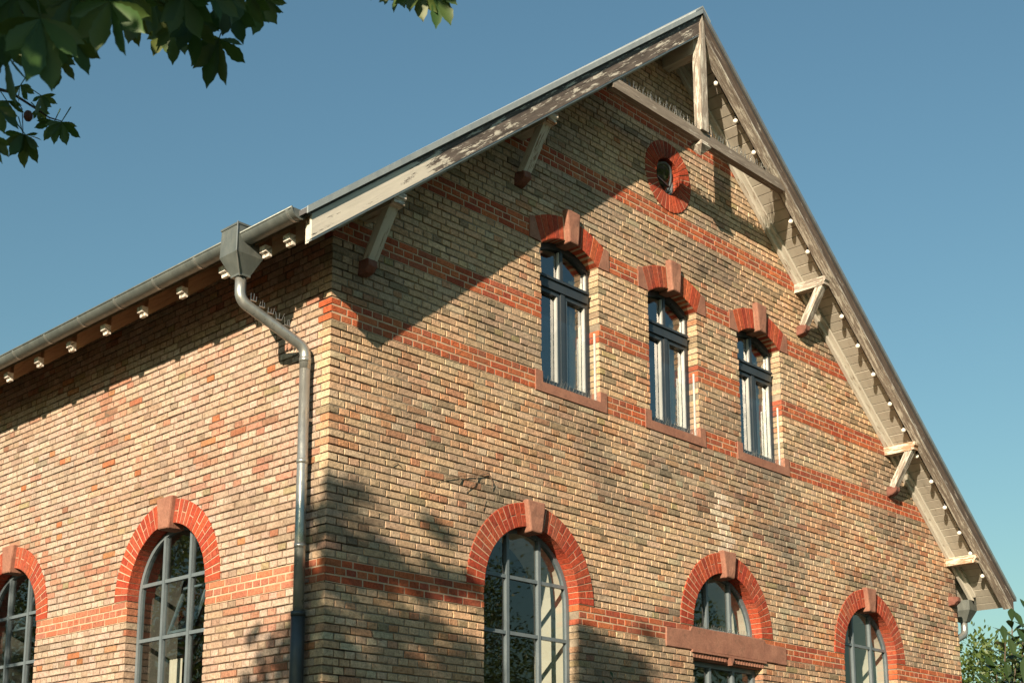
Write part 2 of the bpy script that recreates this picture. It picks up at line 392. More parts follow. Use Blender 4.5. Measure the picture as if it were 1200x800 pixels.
def wall_rows(side, umax):
    M = SM if side else GM; bricks = []; mort = []; jamb = []
    for k in range(-53, 99):
        z0, z1 = k*C, (k+1)*C; zm = (z0+z1)/2; lo, hi = 0., umax
        if side:
            if z1 > 3.43: break
        else:
            lo = max(0., RX-(RZ-.16-zm)/SL); hi = min(W, RX+(RZ-.16-zm)/SR)
            if hi-lo < .2: break
        g = gaps(side, zm); S = k % 2 == 1
        cuts = []; a = lo
        for u0, u1, s in g:
            if u0 > a: cuts.append((a, u0, s))
            a = max(a, u1)
        cuts.append((a, hi, 0))
        # mortar bed (full wall thickness)
        prev = 0
        segs = []; a = lo
        for u0, u1, s in g: segs.append((a+(prev if a > lo else 0), u0-s)); a = u1; prev = s
        segs.append((a+(prev if g else 0), hi))
        for u0, u1 in segs:
            if u1 > u0: mort.append((max(u0, .012), u1, z0, z1))
        # bricks of this course
        u = 0.; first = True; n = 0; jit0 = random.uniform(-.004, .004)
        if side: u = (.12 if S else .19)+J
        while u < hi:
            if S: L = (.19 if not side else ST-J) if n == 0 else (HD-J if (n == 1 and (k//2) % 2) else ST-J)
            else: L = HD-J
            L += random.gauss(0, .0022); a, e = u, u+L
            for c0, c1, s in cuts:
                x0, x1 = max(a, c0), min(e, c1)
                if x1-x0 < .022: continue
                endcut = (x1 < e-1e-6 or x0 > a+1e-6)
                nearj = any(s2 == .009 and (abs(x1-u0) < .015 or abs(x0-u1) < .015) for u0, u1, s2 in g)
                if nearj:
                    for u0, u1, s2 in g:
                        if abs(x1-u0) < .03: x1 = u0
                        if abs(x0-u1) < .03: x0 = u1
                corner = (not side and n == 0)
                dep = ((.12 if S else .19) if corner else (.16 if (nearj or endcut) else .04))
                bricks.append((x0, x1, z0+J/2, z1-J/2, dep, k))
            u = e+J+random.gauss(0, .001); n += 1
    return M, bricks, mort
def make_wall(side, umax, name, quota):
    M, bricks, mort = wall_rows(side, umax)
    mb = MB(); bm_ = MB()
    for u0, u1, z0, z1 in mort:
        mb.box(u0, u1, .018, .40, z0, z1, M); k = round(z0/C); a = u0
        while a < u1:
            e = min(u1, a+random.uniform(.25, .9)); f = random.choice((.007, .010, .012, .013, .015, .0165)); mb.box(a, e, f, .018, z0, z1, M); a = e
        if any(a <= k < e for a, e in BANDS if not side or a == -3): bm_.box(u0, u1, .005, .0058, z0, z1, M)
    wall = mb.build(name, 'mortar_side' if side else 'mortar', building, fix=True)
    tag(bm_.build('band_pointing', 'mortar_arch', wall), kind='stuff')
    # size in the photograph decides which bricks are objects of their own
    sz = []
    for i, (u0, u1, z0, z1, d, k) in enumerate(bricks):
        q = [pix(M(u, 0, z)) for u, z in ((u0, z0), (u1, z0), (u1, z1), (u0, z1))]
        if any(p is None for p in q): continue
        if not all(4 < p[0] < 1196 and 4 < p[1] < 796 for p in q): continue
        ar = abs(sum(q[j][0]*q[(j+1) % 4][1]-q[(j+1) % 4][0]*q[j][1] for j in range(4)))/2
        if side and 333 < q[0][0] < 372: continue
        sz.append((ar, i))
    big = set(i for _, i in sorted(sz, reverse=True)[:quota])
    rest = MB()
    for i, (u0, u1, z0, z1, d, k) in enumerate(bricks):
        c = brick_colour(side, (u0+u1)/2, (z0+z1)/2, k)
        if i in big:
            b = MB(); brick(b, u0, u1, z0, z1, d, M, c, .45 if any(a <= k < e for a, e in BANDS) else 1.); b.build('brick', 'brick', wall)
        else: brick(rest, u0, u1, z0, z1, d, M, c, .45 if any(a <= k < e for a, e in BANDS) else 1.)
    tag(rest.build('brickwork', 'brick', wall), kind='stuff')
    return wall
gable_wall = make_wall(False, W, 'gable_wall', 210)
side_wall = make_wall(True, DEEP, 'side_wall', 90)
# the two far walls and the floors inside, which close the room behind the windows
def far(b):
    b.box(W-.4, W, .41, DEEP-.01, GROUND, 1.85); b.box(.01, W, DEEP, DEEP+.4, GROUND, 2.2)
    b.prism([(.01, 2.2), (W, 2.2), (W-.1, 2.0), (RX, RZ-.2), (.1, 3.4)], DEEP, DEEP+.38, GM)
one('rear_wall', 'render_wall', building, far)
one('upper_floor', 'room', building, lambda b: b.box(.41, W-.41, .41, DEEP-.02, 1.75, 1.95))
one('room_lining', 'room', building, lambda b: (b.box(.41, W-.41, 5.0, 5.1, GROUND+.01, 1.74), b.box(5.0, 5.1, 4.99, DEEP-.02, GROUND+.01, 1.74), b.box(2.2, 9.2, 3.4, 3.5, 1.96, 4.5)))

# ---- arches
def arc_pts(c, zc, r, a0, a1, n): return [(c+r*math.cos(a0+(a1-a0)*i/n), zc+r*math.sin(a0+(a1-a0)*i/n)) for i in range(n+1)]
def wedge(name, parent, poly, d0, d1, M, c):
    b = MB(); cu = sum(p[0] for p in poly)/4; cz = sum(p[1] for p in poly)/4
    q = [(cu+(u-cu)*.93, cz+(z-cz)*.93) for u, z in poly]; n = 4; f = random.gauss(0, .0012)
    pts = [M(u, d0+f, z) for u, z in q]+[M(u, d0+f+.003, z) for u, z in poly]+[M(u, d1, z) for u, z in poly]
    b.add(pts, [(0, 1, 2, 3)]+[(i, i+4, (i+1) % 4+4, (i+1) % 4) for i in range(4)]+[(i+4, i+8, (i+1) % 4+8, (i+1) % 4+4) for i in range(4)], c)
    return b.build(name, 'brick', parent)
def voussoirs(parent, c, zc, ri, ro, a0, a1, n, M, split=True, skip=None, front=-.011, back=.152):
    ja = .0046/((ri+ro)/2)*1.15
    for i in range(n):
        b0, b1 = a0+(a1-a0)*i/n+ja, a0+(a1-a0)*(i+1)/n-ja
        if skip and b1 > skip[0] and b0 < skip[1]: continue
        rm = (ri+ro)/2
        for r0, r1 in ([(ri, ro)] if not (split and i % 2) else [(ri, rm-.004), (rm+.004, ro)]):
            poly = [(c+r*math.cos(a), zc+r*math.sin(a)) for r, a in ((r0, b0), (r1, b0), (r1, b1), (r0, b1))]
            wedge('voussoir', parent, poly, front, back, M, jit(random.choice(ARC), .10))
def keystone(parent, c, zt, zb, wt, wb, M, front=-.07, back=.15):
    b = MB(); e = .012
    poly = [(c-wb/2, zb), (c+wb/2, zb), (c+wt/2, zt), (c-wt/2, zt)]
    ins = [(c-wb/2+e, zb+e), (c+wb/2-e, zb+e), (c+wt/2-e, zt-e), (c-wt/2+e, zt-e)]
    pts = [M(u, front, z) for u, z in ins]+[M(u, front+.012, z) for u, z in poly]+[M(u, back, z) for u, z in poly]
    b.add(pts, [(0, 1, 2, 3), (11, 10, 9, 8)]+[(i, i+4, (i+1) % 4+4, (i+1) % 4) for i in range(4)]+[(i+4, i+8, (i+1) % 4+8, (i+1) % 4+4) for i in range(4)])
    return weather(b.build('keystone', 'sandstone', parent))
def round_arch(c, M):
    b = MB(); b.strip(arc_pts(c, 0, AI+.006, 0, math.pi, 28), arc_pts(c, 0, AR-.004, 0, math.pi, 28), -.006, .150, M)
    arch = b.build('window_arch', 'mortar_arch', building)
    voussoirs(arch, c, 0, AI, AR, 0, math.pi, 35, M, skip=(math.pi/2-.09, math.pi/2+.09))
    keystone(arch, c, 1.02, .675, .29, .185, M)
    return arch
for c in ARCH_G: round_arch(c, GM)
for c in ARCH_S[:2]: round_arch(c, SM)

def arch_top(c, r, u): return math.sqrt(max(0, r*r-(u-c)**2))
def pane_poly(c, u0, u1, z0, z1, r, zs=0):
    n = 8 if z1 > zs+.001 else 1; top = []
    for i in range(n+1):
        u = u0+(u1-u0)*i/n; t = min(z1, zs+arch_top(c, r, u)) if z1 > zs else z1
        if t > z0+.004: top.append((u, t))
    if len(top) < 2: return None
    return [(top[0][0], z0)]+[(top[-1][0], z0)]+top[::-1]
def arched_window(c, M, zb, zt_limit=None, rows=(.19, -.41, -1.01, -1.61), cols=(-.25, .25), tilt=None, lining=True):
    w = part('arched_window', building); r = AI-.004; d0, d1 = .135, .19
    fr = MB(); n = 24
    out = [(c-r, zb)]+arc_pts(c, 0, r, math.pi, 0, n)+[(c+r, zb)]
    inn = [(c-r+.045, zb)]+arc_pts(c, 0, r-.045, math.pi, 0, n)+[(c+r-.045, zb)]
    fr.strip(inn, out, d0, d1, M); fr.box(c-r, c+r, d0+.002, d1-.002, zb, zb+.05, M)
    fr.build('frame', 'frame_grey', w)
    us = [c-r+.04]+[c+q for q in cols]+[c+r-.04]; zs = [zb+.045]+[z for z in sorted(rows) if z > zb+.1]+[AI]
    for q in cols:
        t = arch_top(c, r-.01, c+q); b = MB(); b.box(c+q-.021, c+q+.021, d0-.006, d1-.012, zb+.04, t, M); b.build('glazing_bar', 'frame_grey', w)
    for z in rows:
        if z > zb+.1:
            h = arch_top(c, r-.02, c) if z <= 0 else math.sqrt((r-.03)**2-z*z); b = MB()
            b.box(c-h, c+h, d0+.002, d1-.010, z-.019, z+.019, M); b.build('glazing_bar', 'frame_grey', w)
    for i in range(len(us)-1):
        for j in range(len(zs)-1):
            p = pane_poly(c, us[i], us[i+1], zs[j], zs[j+1], r-.02)
            if not p: continue
            t1, t2 = random.gauss(0, .006), random.gauss(0, .006); cu = (us[i]+us[i+1])/2; cz = (zs[j]+zs[j+1])/2
            pane_mesh([M(u, .163+(u-cu)*t1+(z-cz)*t2, z) for u, z in p], 'old_glass', w, M is SM)
    if lining:
        b = MB(); o2 = [(c-AI-.03, zb)]+arc_pts(c, 0, AI+.03, math.pi, 0, 20)+[(c+AI+.03, zb)]; i2 = [(c-AI, zb)]+arc_pts(c, 0, AI, math.pi, 0, 20)+[(c+AI, zb)]
        b.strip(i2, o2, .195, .66, M); b.build('reveal', 'room' if M is SM else 'plaster', w)  # side reveals get the dark room colour in place of shade
    return w
for i, c in enumerate(ARCH_G):
    if i != 1: w = arched_window(c, GM, SILL)
for c in ARCH_S[:2]: arched_window(c, SM, SILL, rows=(.165, -.44, -1.04, -1.64))
def sill(c, M, half=.86, z=SILL): one('window_sill', 'sandstone', building, lambda b: b.prism([(c-half, z-.15), (c+half, z-.15), (c+half, z), (c-half, z)], -.06, .19, M))
for c in (ARCH_G[0], ARCH_G[2]): sill(c, GM)
for c in ARCH_S[:2]: sill(c, SM)
# an open casement leaning inside the far side window, and the opened vent of the near one
def vent(u0, u1, z0, z1, lean, M, d=.19):
    w = part('open_vent', building); P = lambda u, dd, z: M(u, d+dd+(z-z0)*lean, z)
    b = MB(); t = .03
    for a in ((u0, u1, z0, z0+t), (u0, u1, z1-t, z1), (u0, u0+t, z0+t, z1-t), (u1-t, u1, z0+t, z1-t)): b.box(a[0], a[1], .0, .03, a[2], a[3], P)
    b.build('frame', 'frame_grey', w); pane_mesh([P(u, .015, z) for u, z in ((u0+t, z0+t), (u1-t, z0+t), (u1-t, z1-t), (u0+t, z1-t))], 'old_glass', w, M is SM)
vent(ARCH_S[0]-.23, ARCH_S[0]+.23, -.40, .13, .35, SM); vent(ARCH_S[1]-.24, ARCH_S[1]+.24, .0, .55, .55, SM)
# pale blinds that catch the sun inside the gable windows
def blind(c, M, u0, u1, z0, z1, d):
    b = MB(); n = 14
    for i in range(n):
        a, e = u0+(u1-u0)*i/n, u0+(u1-u0)*(i+1)/n; da, de = d+.012*math.sin(i*1.9), d+.012*math.sin((i+1)*1.9)
        b.add([M(a, da, z0), M(e, de, z0), M(e, de, z1), M(a, da, z1)], [(0, 1, 2, 3)])
    return b.build('curtain', 'curtain', building)
blind(0, SM, ARCH_S[0]+.32, ARCH_S[0]+.58, SILL+.2, -.62, .46)

# ---- the middle bay: half-round light, sandstone lintel with dentils, square window below
c = ARCH_G[1]
lint = one('stone_lintel', 'sandstone', building, lambda b: b.prism([(c-1.30, -.072), (c-1.30, -.306), (c-AI+.0, -.300), (c+AI, -.300), (c+1.30, -.306), (c+1.30, -.066), (c+AI+.09, -.062), (c+AI+.05, -.012), (c-AI-.05, -.012), (c-AI-.09, -.066)], -.016, .145, GM))
weather(lint, .006, 7)
w = part('fanlight_window', building); r = AI-.004
def fan(b):
    b.strip(arc_pts(c, 0, r-.045, math.pi, 0, 24), arc_pts(c, 0, r, math.pi, 0, 24), .135, .19, GM); b.box(c-r, c+r, .137, .188, -.01, .035)
one('frame', 'frame_grey', w, fan)
for q in (-.25, .25): one('glazing_bar', 'frame_grey', w, lambda b: b.box(c+q-.021, c+q+.021, .13, .18, .03, arch_top(c, r-.01, c+q)))
us = [c-r+.04, c-.25, c+.25, c+r-.04]
for i in range(3):
    p = pane_poly(c, us[i], us[i+1], .03, AI, r-.02); t1 = random.gauss(0, .005); pane_mesh([(u, .163+(u-c)*t1, z) for u, z in p], 'old_glass', w)
b = MB(); b.strip(arc_pts(c, 0, AI, math.pi, 0, 20), arc_pts(c, 0, AI+.03, math.pi, 0, 20), .195, .60, GM); b.build('reveal', 'plaster', w)
dm = part('dentil_moulding', building)
one('moulding', 'sandstone', dm, lambda b: (b.box(c-.80, c+.80, -.03, .13, -.325, -.297), b.box(c-.76, c+.76, .03, .13, -.40, -.326)))
for i in range(26):
    u = c-.74+i*1.48/25
    if abs(u-c) > .05: one('dentil', 'sandstone', dm, lambda b: b.box(u-.019, u+.019, -.008, .029, -.385, -.327))
one('boss', 'sandstone', dm, lambda b: b.prism([(c-.045, -.33), (c, -.42), (c+.045, -.33)], -.045, .029, GM))
w = part('lower_window', building); zt, zb = -.402, -3.3
def lw(b):
    b.box(c-AI+.004, c-AI+.06, .12, .19, zb, zt); b.box(c+AI-.06, c+AI-.004, .12, .19, zb, zt); b.box(c-AI+.06, c+AI-.06, .122, .188, zt-.06, zt)
one('frame', 'frame_grey', w, lw)
for q in (-.25, .25): one('glazing_bar', 'frame_grey', w, lambda b: b.box(c+q-.022, c+q+.022, .12, .18, zb, zt-.06))
for q in (-.95, -1.6, -2.2): one('glazing_bar', 'frame_grey', w, lambda b: b.box(c-AI+.06, c+AI-.06, .125, .178, q-.02, q+.02))
for i in range(3): pane_mesh([(us[i], .16, zb), (us[i+1], .162, zb), (us[i+1], .158, zt-.05), (us[i], .16, zt-.05)], 'old_glass', w)
def spikes(name, parent, pts, h=.075, lean=(0, 0, 0), rad=.0026):
    b = MB()
    for p in pts:
        p = Vector(p); d = Vector((random.uniform(-.25, .25), random.uniform(-.35, .2), 1))+Vector(lean); q = p+d*h*random.uniform(.75, 1.1)
        b.tube([p, q], [rad, rad*.7], 4, False)
    a, e = Vector(pts[0]), Vector(pts[-1]); b.beam(a, e, .02, .006)
    return tag(b.build(name, 'spike', parent), kind='stuff')
spikes('bird_spikes', building, [(c-.70+1.40*i/44, .09, -.01) for i in range(45)], .085)

# ---- upper windows with segmental arches
def seg_arch(c):
    b = MB(); N = 16; inn = [(c-UW+2*UW*i/N, seg_bottom(-UW+2*UW*i/N)) for i in range(N+1)]; out = [(c+(u-c)*1.22, seg_top((u-c)*1.22)) for u, z in inn]
    b.strip(inn, out, -.005, .148, GM); arch = b.build('segmental_arch', 'mortar_arch', building)
    for s in (-1, 1):
        n = 5; e0, e1 = .105, UW
        for i in range(n):
            a0, a1 = e0+(e1-e0)*i/n+.004, e0+(e1-e0)*(i+1)/n-.004
            poly = [(c+s*a0, seg_bottom(a0)), (c+s*a1, seg_bottom(a1)), (c+s*a1*1.22, seg_top(a1*1.22)), (c+s*a0*1.22, seg_top(a0*1.22))]
            wedge('voussoir', arch, poly, -.011, .15, GM, jit(random.choice(ARC+RED[:3]), .10))
        st = MB(); st.prism([(c+s*.698, 4.083), (c+s*UW, 4.083), (c+s*UW*1.0, 4.083+.001), (c+s*.616, seg_top(.616)), (c+s*.698, seg_top(.64))], -.012, .15, GM); weather(st.build('impost_stone', 'sandstone', arch), .004, 9, 2, .005)
    keystone(arch, c, 4.60, 4.20, .245, .165, GM, -.075)
    return arch
def upper_window(c):
    w = part('casement_window', building); r = .835; zc = 3.405; zb = 2.43; tr0, tr1 = 3.635, 3.775; N = 12; a = UW-.004
    def frame(b):
        inn = [(c-a+.05+(2*a-.1)*i/N, seg_bottom(-a+.05+(2*a-.1)*i/N)-.075) for i in range(N+1)]; out = [(c-a+.05+(2*a-.1)*i/N, seg_bottom(-a+.05+(2*a-.1)*i/N)-.002) for i in range(N+1)]
        b.strip(inn, out, .14, .215, GM)
        b.box(c-a, c-a+.044, .141, .214, zb, seg_bottom(a)-.005); b.box(c+a-.044, c+a, .141, .214, zb, seg_bottom(a)-.005); b.box(c-a+.044, c+a-.044, .142, .213, zb, zb+.06)
    one('frame', 'frame_dark', w, frame)
    one('transom', 'frame_dark', w, lambda b: (b.box(c-a+.056, c+a-.056, .105, .21, tr0, tr1), b.box(c-a+.056, c+a-.056, .085, .105, tr1-.03, tr1)))
    one('mullion', 'frame_dark', w, lambda b: b.box(c-.034, c+.034, .118, .205, zb+.06, tr0))
    one('mullion', 'frame_dark', w, lambda b: b.box(c-.022, c+.022, .135, .205, tr1, seg_bottom(0)-.07))
    for s in (-1, 1):
        u0, u1 = sorted((c+s*.036, c+s*(a-.045))); z0, z1 = zb+.062, tr0-.002
        sa = MB()
        for q in ((u0, u0+.042, z0, z1), (u1-.042, u1, z0, z1), (u0+.042, u1-.042, z0, z0+.05), (u0+.042, u1-.042, z1-.05, z1)): sa.box(q[0], q[1], .13, .2, q[2], q[3])
        sash = sa.build('sash', 'frame_dark', w)
        bd = MB()
        for q in ((u0+.042, u0+.056), (u1-.056, u1-.042)): bd.box(q[0], q[1], .136, .178, z0+.05, z1-.05)
        bd.build('glazing_bead', 'bead', w)
        pane_mesh([(u0+.042, .183, z0+.05), (u1-.042, .184, z0+.05), (u1-.042, .183, z1-.05), (u0+.042, .182, z1-.05)], 'new_glass', w)
        u0, u1 = sorted((c+s*.022, c+s*(a-.044))); n = 6
        top = [(u0+(u1-u0)*i/n, seg_bottom(u0+(u1-u0)*i/n-c)-.08) for i in range(n+1)]
        pane_mesh([(u, .185, z) for u, z in [(u0, tr1), (u1, tr1)]+top[::-1]], 'new_glass', w)
        bd = MB(); bd.box(u1-.018, u1, .150, .18, tr1, top[-1][1]-.005) if s > 0 else bd.box(u1-.018, u1, .150, .18, tr1, top[-1][1]-.01); bd.build('glazing_bead', 'bead', w)
    b = MB(); b.box(c-UW-.03, c-UW, .22, .43, zb, 4.05); b.box(c+UW, c+UW+.03, .22, .43, zb, 4.05); b.box(c-UW-.03, c+UW+.03, .22, .43, 4.24, 4.30); b.build('reveal', 'plaster', w)
    g = part('glass_guard', building)
    pane_mesh([(c-UW+.02, .055, zb+.02), (c+UW-.025, .055, zb+.02), (c+UW-.025, .055, 3.255), (c-UW+.02, .055, 3.255)], 'guard_glass', g)
    one('channel', 'bead', g, lambda b: b.box(c+UW-.024, c+UW-.004, .045, .067, zb-.0, 3.27))
    spikes('bird_spikes', building, [(c-UW+.03+(2*UW-.06)*i/34, .02+.02*(i % 2), zb-.01) for i in range(35)], .10, (0, -.25, 0), .0017)
    one('window_sill', 'sandstone', building, lambda b: b.prism([(c-.616, 2.308), (c+.616, 2.308), (c+.616, 2.545), (c+UW, 2.545), (c+UW-.001, 2.42), (c-UW+.001, 2.42), (c-UW, 2.545), (c-.616, 2.545)], -.014, .22, GM))
    # light curtain drawn to the right inside
    blind(0, GM, c+UW-.19, c+UW-.06, zb+.06, 3.95, .30)
for c in UP: seg_arch(c); upper_window(c)

# ---- round window
c, zc = OC
b = MB(); b.strip(arc_pts(c, zc, .256, 0, 2*math.pi, 32), arc_pts(c, zc, .474, 0, 2*math.pi, 32), -.006, .12, GM); ring = b.build('round_arch', 'mortar_arch', building)
voussoirs(ring, c, zc, .25, .478, 0, 2*math.pi, 32, GM, split=False, back=.125)
w = part('round_window', building)
one('frame', 'frame_grey', w, lambda b: b.strip(arc_pts(c, zc, .228, 0, 2*math.pi, 28), arc_pts(c, zc, .249, 0, 2*math.pi, 28), .105, .15, GM))
P = lambda u, d, z: (u, .115+d-(z-zc)*.45, z)
one('sash', 'frame_grey', w, lambda b: b.strip(arc_pts(c, zc, .192, 0, 2*math.pi, 28), arc_pts(c, zc, .212, 0, 2*math.pi, 28), 0, .03, P))
pane_mesh([P(u, .015, z) for u, z in arc_pts(c, zc, .193, 0, 2*math.pi, 24)[:-1]], 'old_glass', w)
one('stay_bar', 'frame_dark', w, lambda b: b.beam((c-.16, .06, zc-.02), (c+.15, .10, zc-.05), .02, .022))
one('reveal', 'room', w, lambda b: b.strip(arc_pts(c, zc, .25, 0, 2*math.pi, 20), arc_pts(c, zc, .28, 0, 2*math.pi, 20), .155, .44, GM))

# ------------------------------------------------------------------ roof
roof = part('roof', building)
def sl(b, x0, x1, a0, a1, y0, y1, plumb=True):
    # a slab that follows the slope, a0..a1 metres (vertically) below the roof surface
    s = 1 if x0 < RX else -1; g = SL if x0 < RX else -SR
    poly = [(x0, zr(x0)-a0), (x1, zr(x1)-a0), (x1, zr(x1)-a1), (x0, zr(x0)-a1)]
    b.prism(poly, y0, y1, GM, along=(1, g))
EX0, EX1 = -.72, 13.62
one('roof_covering', 'slate', roof, lambda b: (sl(b, EX0-.06, RX, 0, .05, -.59, DEEP+.5), sl(b, RX, EX1+.05, 0, .05, -.59, DEEP+.5)))
one('verge_trim', 'zinc_edge', roof, lambda b: sl(b, EX0-.06, RX, -.012, .058, -.612, -.592))
one('verge_trim', 'zinc', roof, lambda b: sl(b, RX, EX1+.05, -.012, .05, -.612, -.592))
one('ridge_cap', 'zinc_edge', roof, lambda b: b.prism([(RX-.16, zr(RX-.16)+.01), (RX, RZ+.02), (RX+.16, zr(RX+.16)+.01), (RX+.16, zr(RX+.16)+.03), (RX, RZ+.045), (RX-.16, zr(RX-.16)+.03)], -.615, DEEP+.5, GM))
one('batten', 'bare_timber', roof, lambda b: (sl(b, EX0, RX-.01, .052, .098, -.545, -.46), sl(b, RX+.01, EX1, .052, .176, -.545, -.46)))
# boarding, one plank after the other
def planks(x0, x1, mat, dp_):
    s = -1 if x0 < RX else 1; g = SL if x0 < RX else SR; w = .148/math.sqrt(1+g*g); x = x0
    while x < x1-.03:
        e = min(x+w*random.uniform(.93, 1.07), x1); d = random.uniform(0, .005)
        one('roof_board', mat, roof, lambda b: sl(b, x+.004, e-.008, dp_+d, dp_+.024+d, -.545+random.uniform(-.004, .004), DEEP+.4)); x = e
planks(RX+.02, EX1-.02, 'soffit_paint', .178); planks(EX0+.02, RX-.02, 'eave_timber', .10)
# barge boards and the rafters behind them
one('bargeboard', 'barge_left', roof, lambda b: sl(b, EX0+.01, RX-.005, .088, .325, -.578, -.548))
one('bargeboard', 'barge_right', roof, lambda b: sl(b, RX+.005, EX1, .075, .262, -.578, -.548))
one('barge_lath', 'worn_timber', roof, lambda b: sl(b, RX+.03, EX1-.02, .264, .300, -.585, -.55))
one('barge_lath', 'zinc_edge', roof, lambda b: sl(b, EX0+.02, RX-.02, .327, .345, -.572, -.50))
one('flying_rafter', 'painted_timber', roof, lambda b: sl(b, EX0+.05, RX-.02, .13, .355, -.546, -.44))
one('flying_rafter', 'worn_timber', roof, lambda b: sl(b, RX+.02, EX1-.10, .21, .305, -.546, -.452))
one('wall_rafter', 'painted_timber', roof, lambda b: sl(b, -.02, RX-.02, .13, .39, -.105, -.004))
one('wall_rafter', 'painted_timber', roof, lambda b: sl(b, RX+.02, 13.35, .21, .345, -.05, -.004))
one('wall_rafter_strip', 'painted_timber', roof, lambda b: sl(b, RX+.05, 13.30, .21, .265, -.105, -.052))
one('wall_rafter_strip', 'painted_timber', roof, lambda b: sl(b, 0.02, RX-.05, .13, .31, -.165, -.107))
one('ridge_purlin', 'painted_timber', roof, lambda b: b.box(RX-.07, RX+.07, -.50, .0, 7.28, 7.50))
# eaves rafters with white painted ends
ys = [-.14, .22]+[.88+.735*i for i in range(15)]
for y in ys:
    one('rafter_tail', 'eave_timber', roof, lambda b: sl(b, -.585, .30, .13, .315, y-.045, y+.045))
    def tip(b):
        x = -.587; z = zr(x)
        b.prism([(x, z-.225), (x, z-.325), (x-.035, z-.325), (x-.04, z-.292), (x-.07, z-.285), (x-.075, z-.225)], y-.048, y+.048, GM, along=(1, SL))
    one('rafter_end', 'white_end', roof, tip)
# gable truss: king post, collar beam, pendant
one('king_post', 'worn_timber', roof, lambda b: (b.prism([(RX-.085, 6.19), (RX+.055, 6.19), (RX+.055, 7.18), (RX+.035, 7.66), (RX+.0, 7.80), (RX-.05, 7.66), (RX-.05, 7.42), (RX-.085, 7.18)], -.60, -.485, lambda u, d, z: (u, d, z), along=(0, 1))))
def collar(b):
    p0 = Vector((3.66, -.512, 6.125)); p1 = Vector((7.31, -.512, 6.12)); b.beam(p0, p1, .10, .14)
one('collar_beam', 'bare_timber', roof, collar)
def pend(b):
    x, y = RX-.01, -.505; w = .10
    pts = [(x-w, y-w, 5.99), (x+w, y-w, 5.99), (x+w, y+w, 5.99), (x-w, y+w, 5.99), (x, y, 5.885), (x-w*.7, y-w*.7, 6.055), (x+w*.7, y-w*.7, 6.055), (x+w*.7, y+w*.7, 6.055), (x-w*.7, y+w*.7, 6.055)]
    b.add(pts, [(0, 1, 4), (1, 2, 4), (2, 3, 4), (3, 0, 4), (0, 5, 6, 1), (1, 6, 7, 2), (2, 7, 8, 3), (3, 8, 5, 0), (5, 8, 7, 6)])
one('pendant', 'worn_timber', roof, pend)
spikes('bird_spikes', building, [(3.85+3.2*i/110, -.51+.02*(i % 2), 6.195) for i in range(111)], .13, (0, 0, 0), .0042)
# brackets under the verge
def bracket(x, strut=True, mat='painted_timber', tip='white_end', pm=None):
    br = part('roof_bracket', building); t = zr(x)-(.335 if x < RX else .285); h = .125; q = -.045 if x < RX else 0
    def pur(b):
        b.prism([(-.46+q, t), (-.46+q, t-.05), (-.43+q, t-.075), (-.43+q, t-h), (.05, t-h), (.05, t)], x-.07, x+.07, lambda u, d, z: (d, u, z), along=(1, 0))
    one('purlin', pm or mat, br, pur)
    one('purlin_end', tip, br, lambda b: b.prism([(-.500+q, t-.005), (-.500+q, t-.055), (-.475+q, t-.08), (-.475+q, t-h+.01), (-.435+q, t-h), (-.435+q, t-.075), (-.462+q, t-.05), (-.462+q, t)], x-.068, x+.068, lambda u, d, z: (d, u, z)))
    zc = zr(x)-.93
    if strut: one('strut', mat, br, lambda b: b.beam((x, -.085, zc+.02), (x, -.40, t-h+.03), .115, .10, (0, 1, 0)))
    def corb(b):
        b.prism([(-.15, zc+.015), (-.15, zc-.045), (-.09, zc-.10), (.03, zc-.12), (.03, zc+.03), (-.13, zc+.03)], x-.062, x+.062, lambda u, d, z: (d, u, z))
    weather(one('corbel', 'rust', br, corb), .012, 14)
bracket(.39); bracket(2.63, tip='raw_timber'); bracket(8.45, mat='worn_timber', tip='worn_timber'); bracket(10.81, mat='worn_timber', tip='raw_timber', pm='raw_timber'); bracket(12.61, False, tip='raw_timber', pm='raw_timber')

# ---- gutter, hopper and downpipe of the left eaves
gut = part('gutter', building); GX = -.775; gz = lambda y: 2.995; gr = .085
def halfpipe(b, y0, y1, r0, r1, x=GX, g=gz, n=14, a0=math.pi, a1=2*math.pi):
    pts = []
    for y in (y0, y1):
        for r in (r0, r1):
            for i in range(n+1): a = a0+(a1-a0)*i/n; pts.append((x+r*math.cos(a), y, g(y)+r*math.sin(a)))
    m = n+1; fs = []
    for i in range(n): fs += [(i, i+1, 2*m+i+1, 2*m+i), (m+i, 3*m+i, 3*m+i+1, m+i+1), (i, m+i, m+i+1, i+1), (2*m+i, 2*m+i+1, 3*m+i+1, 3*m+i)]
    fs += [(0, 2*m, 3*m, m), (n, m+n, 3*m+n, 2*m+n)]; b.add(pts, fs)
one('channel', 'zinc_old', gut, lambda b: halfpipe(b, -.48, DEEP+.3, gr-.004, gr, n=18), smooth=False)
one('rim_bead', 'zinc_old', gut, lambda b: b.tube([(GX-gr, y, gz(y)) for y in (-.48, 3, 6, DEEP+.3)], .011, 8), smooth=True)
def cap(b):
    pts = [(GX+gr*math.cos(math.pi+math.pi*i/16), -.482, gz(-.48)+gr*math.sin(math.pi+math.pi*i/16)) for i in range(17)]
    b.add(pts, [tuple(range(17))]); halfpipe(b, -.49, -.472, gr-.002, gr+.008)
one('end_cap', 'zinc_old', gut, cap)
for i in range(16): one('strap', 'zinc', gut, lambda b: halfpipe(b, -.42+.735*i, -.39+.735*i, gr+.001, gr+.006))
hop = part('rainwater_hopper', building); hy = .43
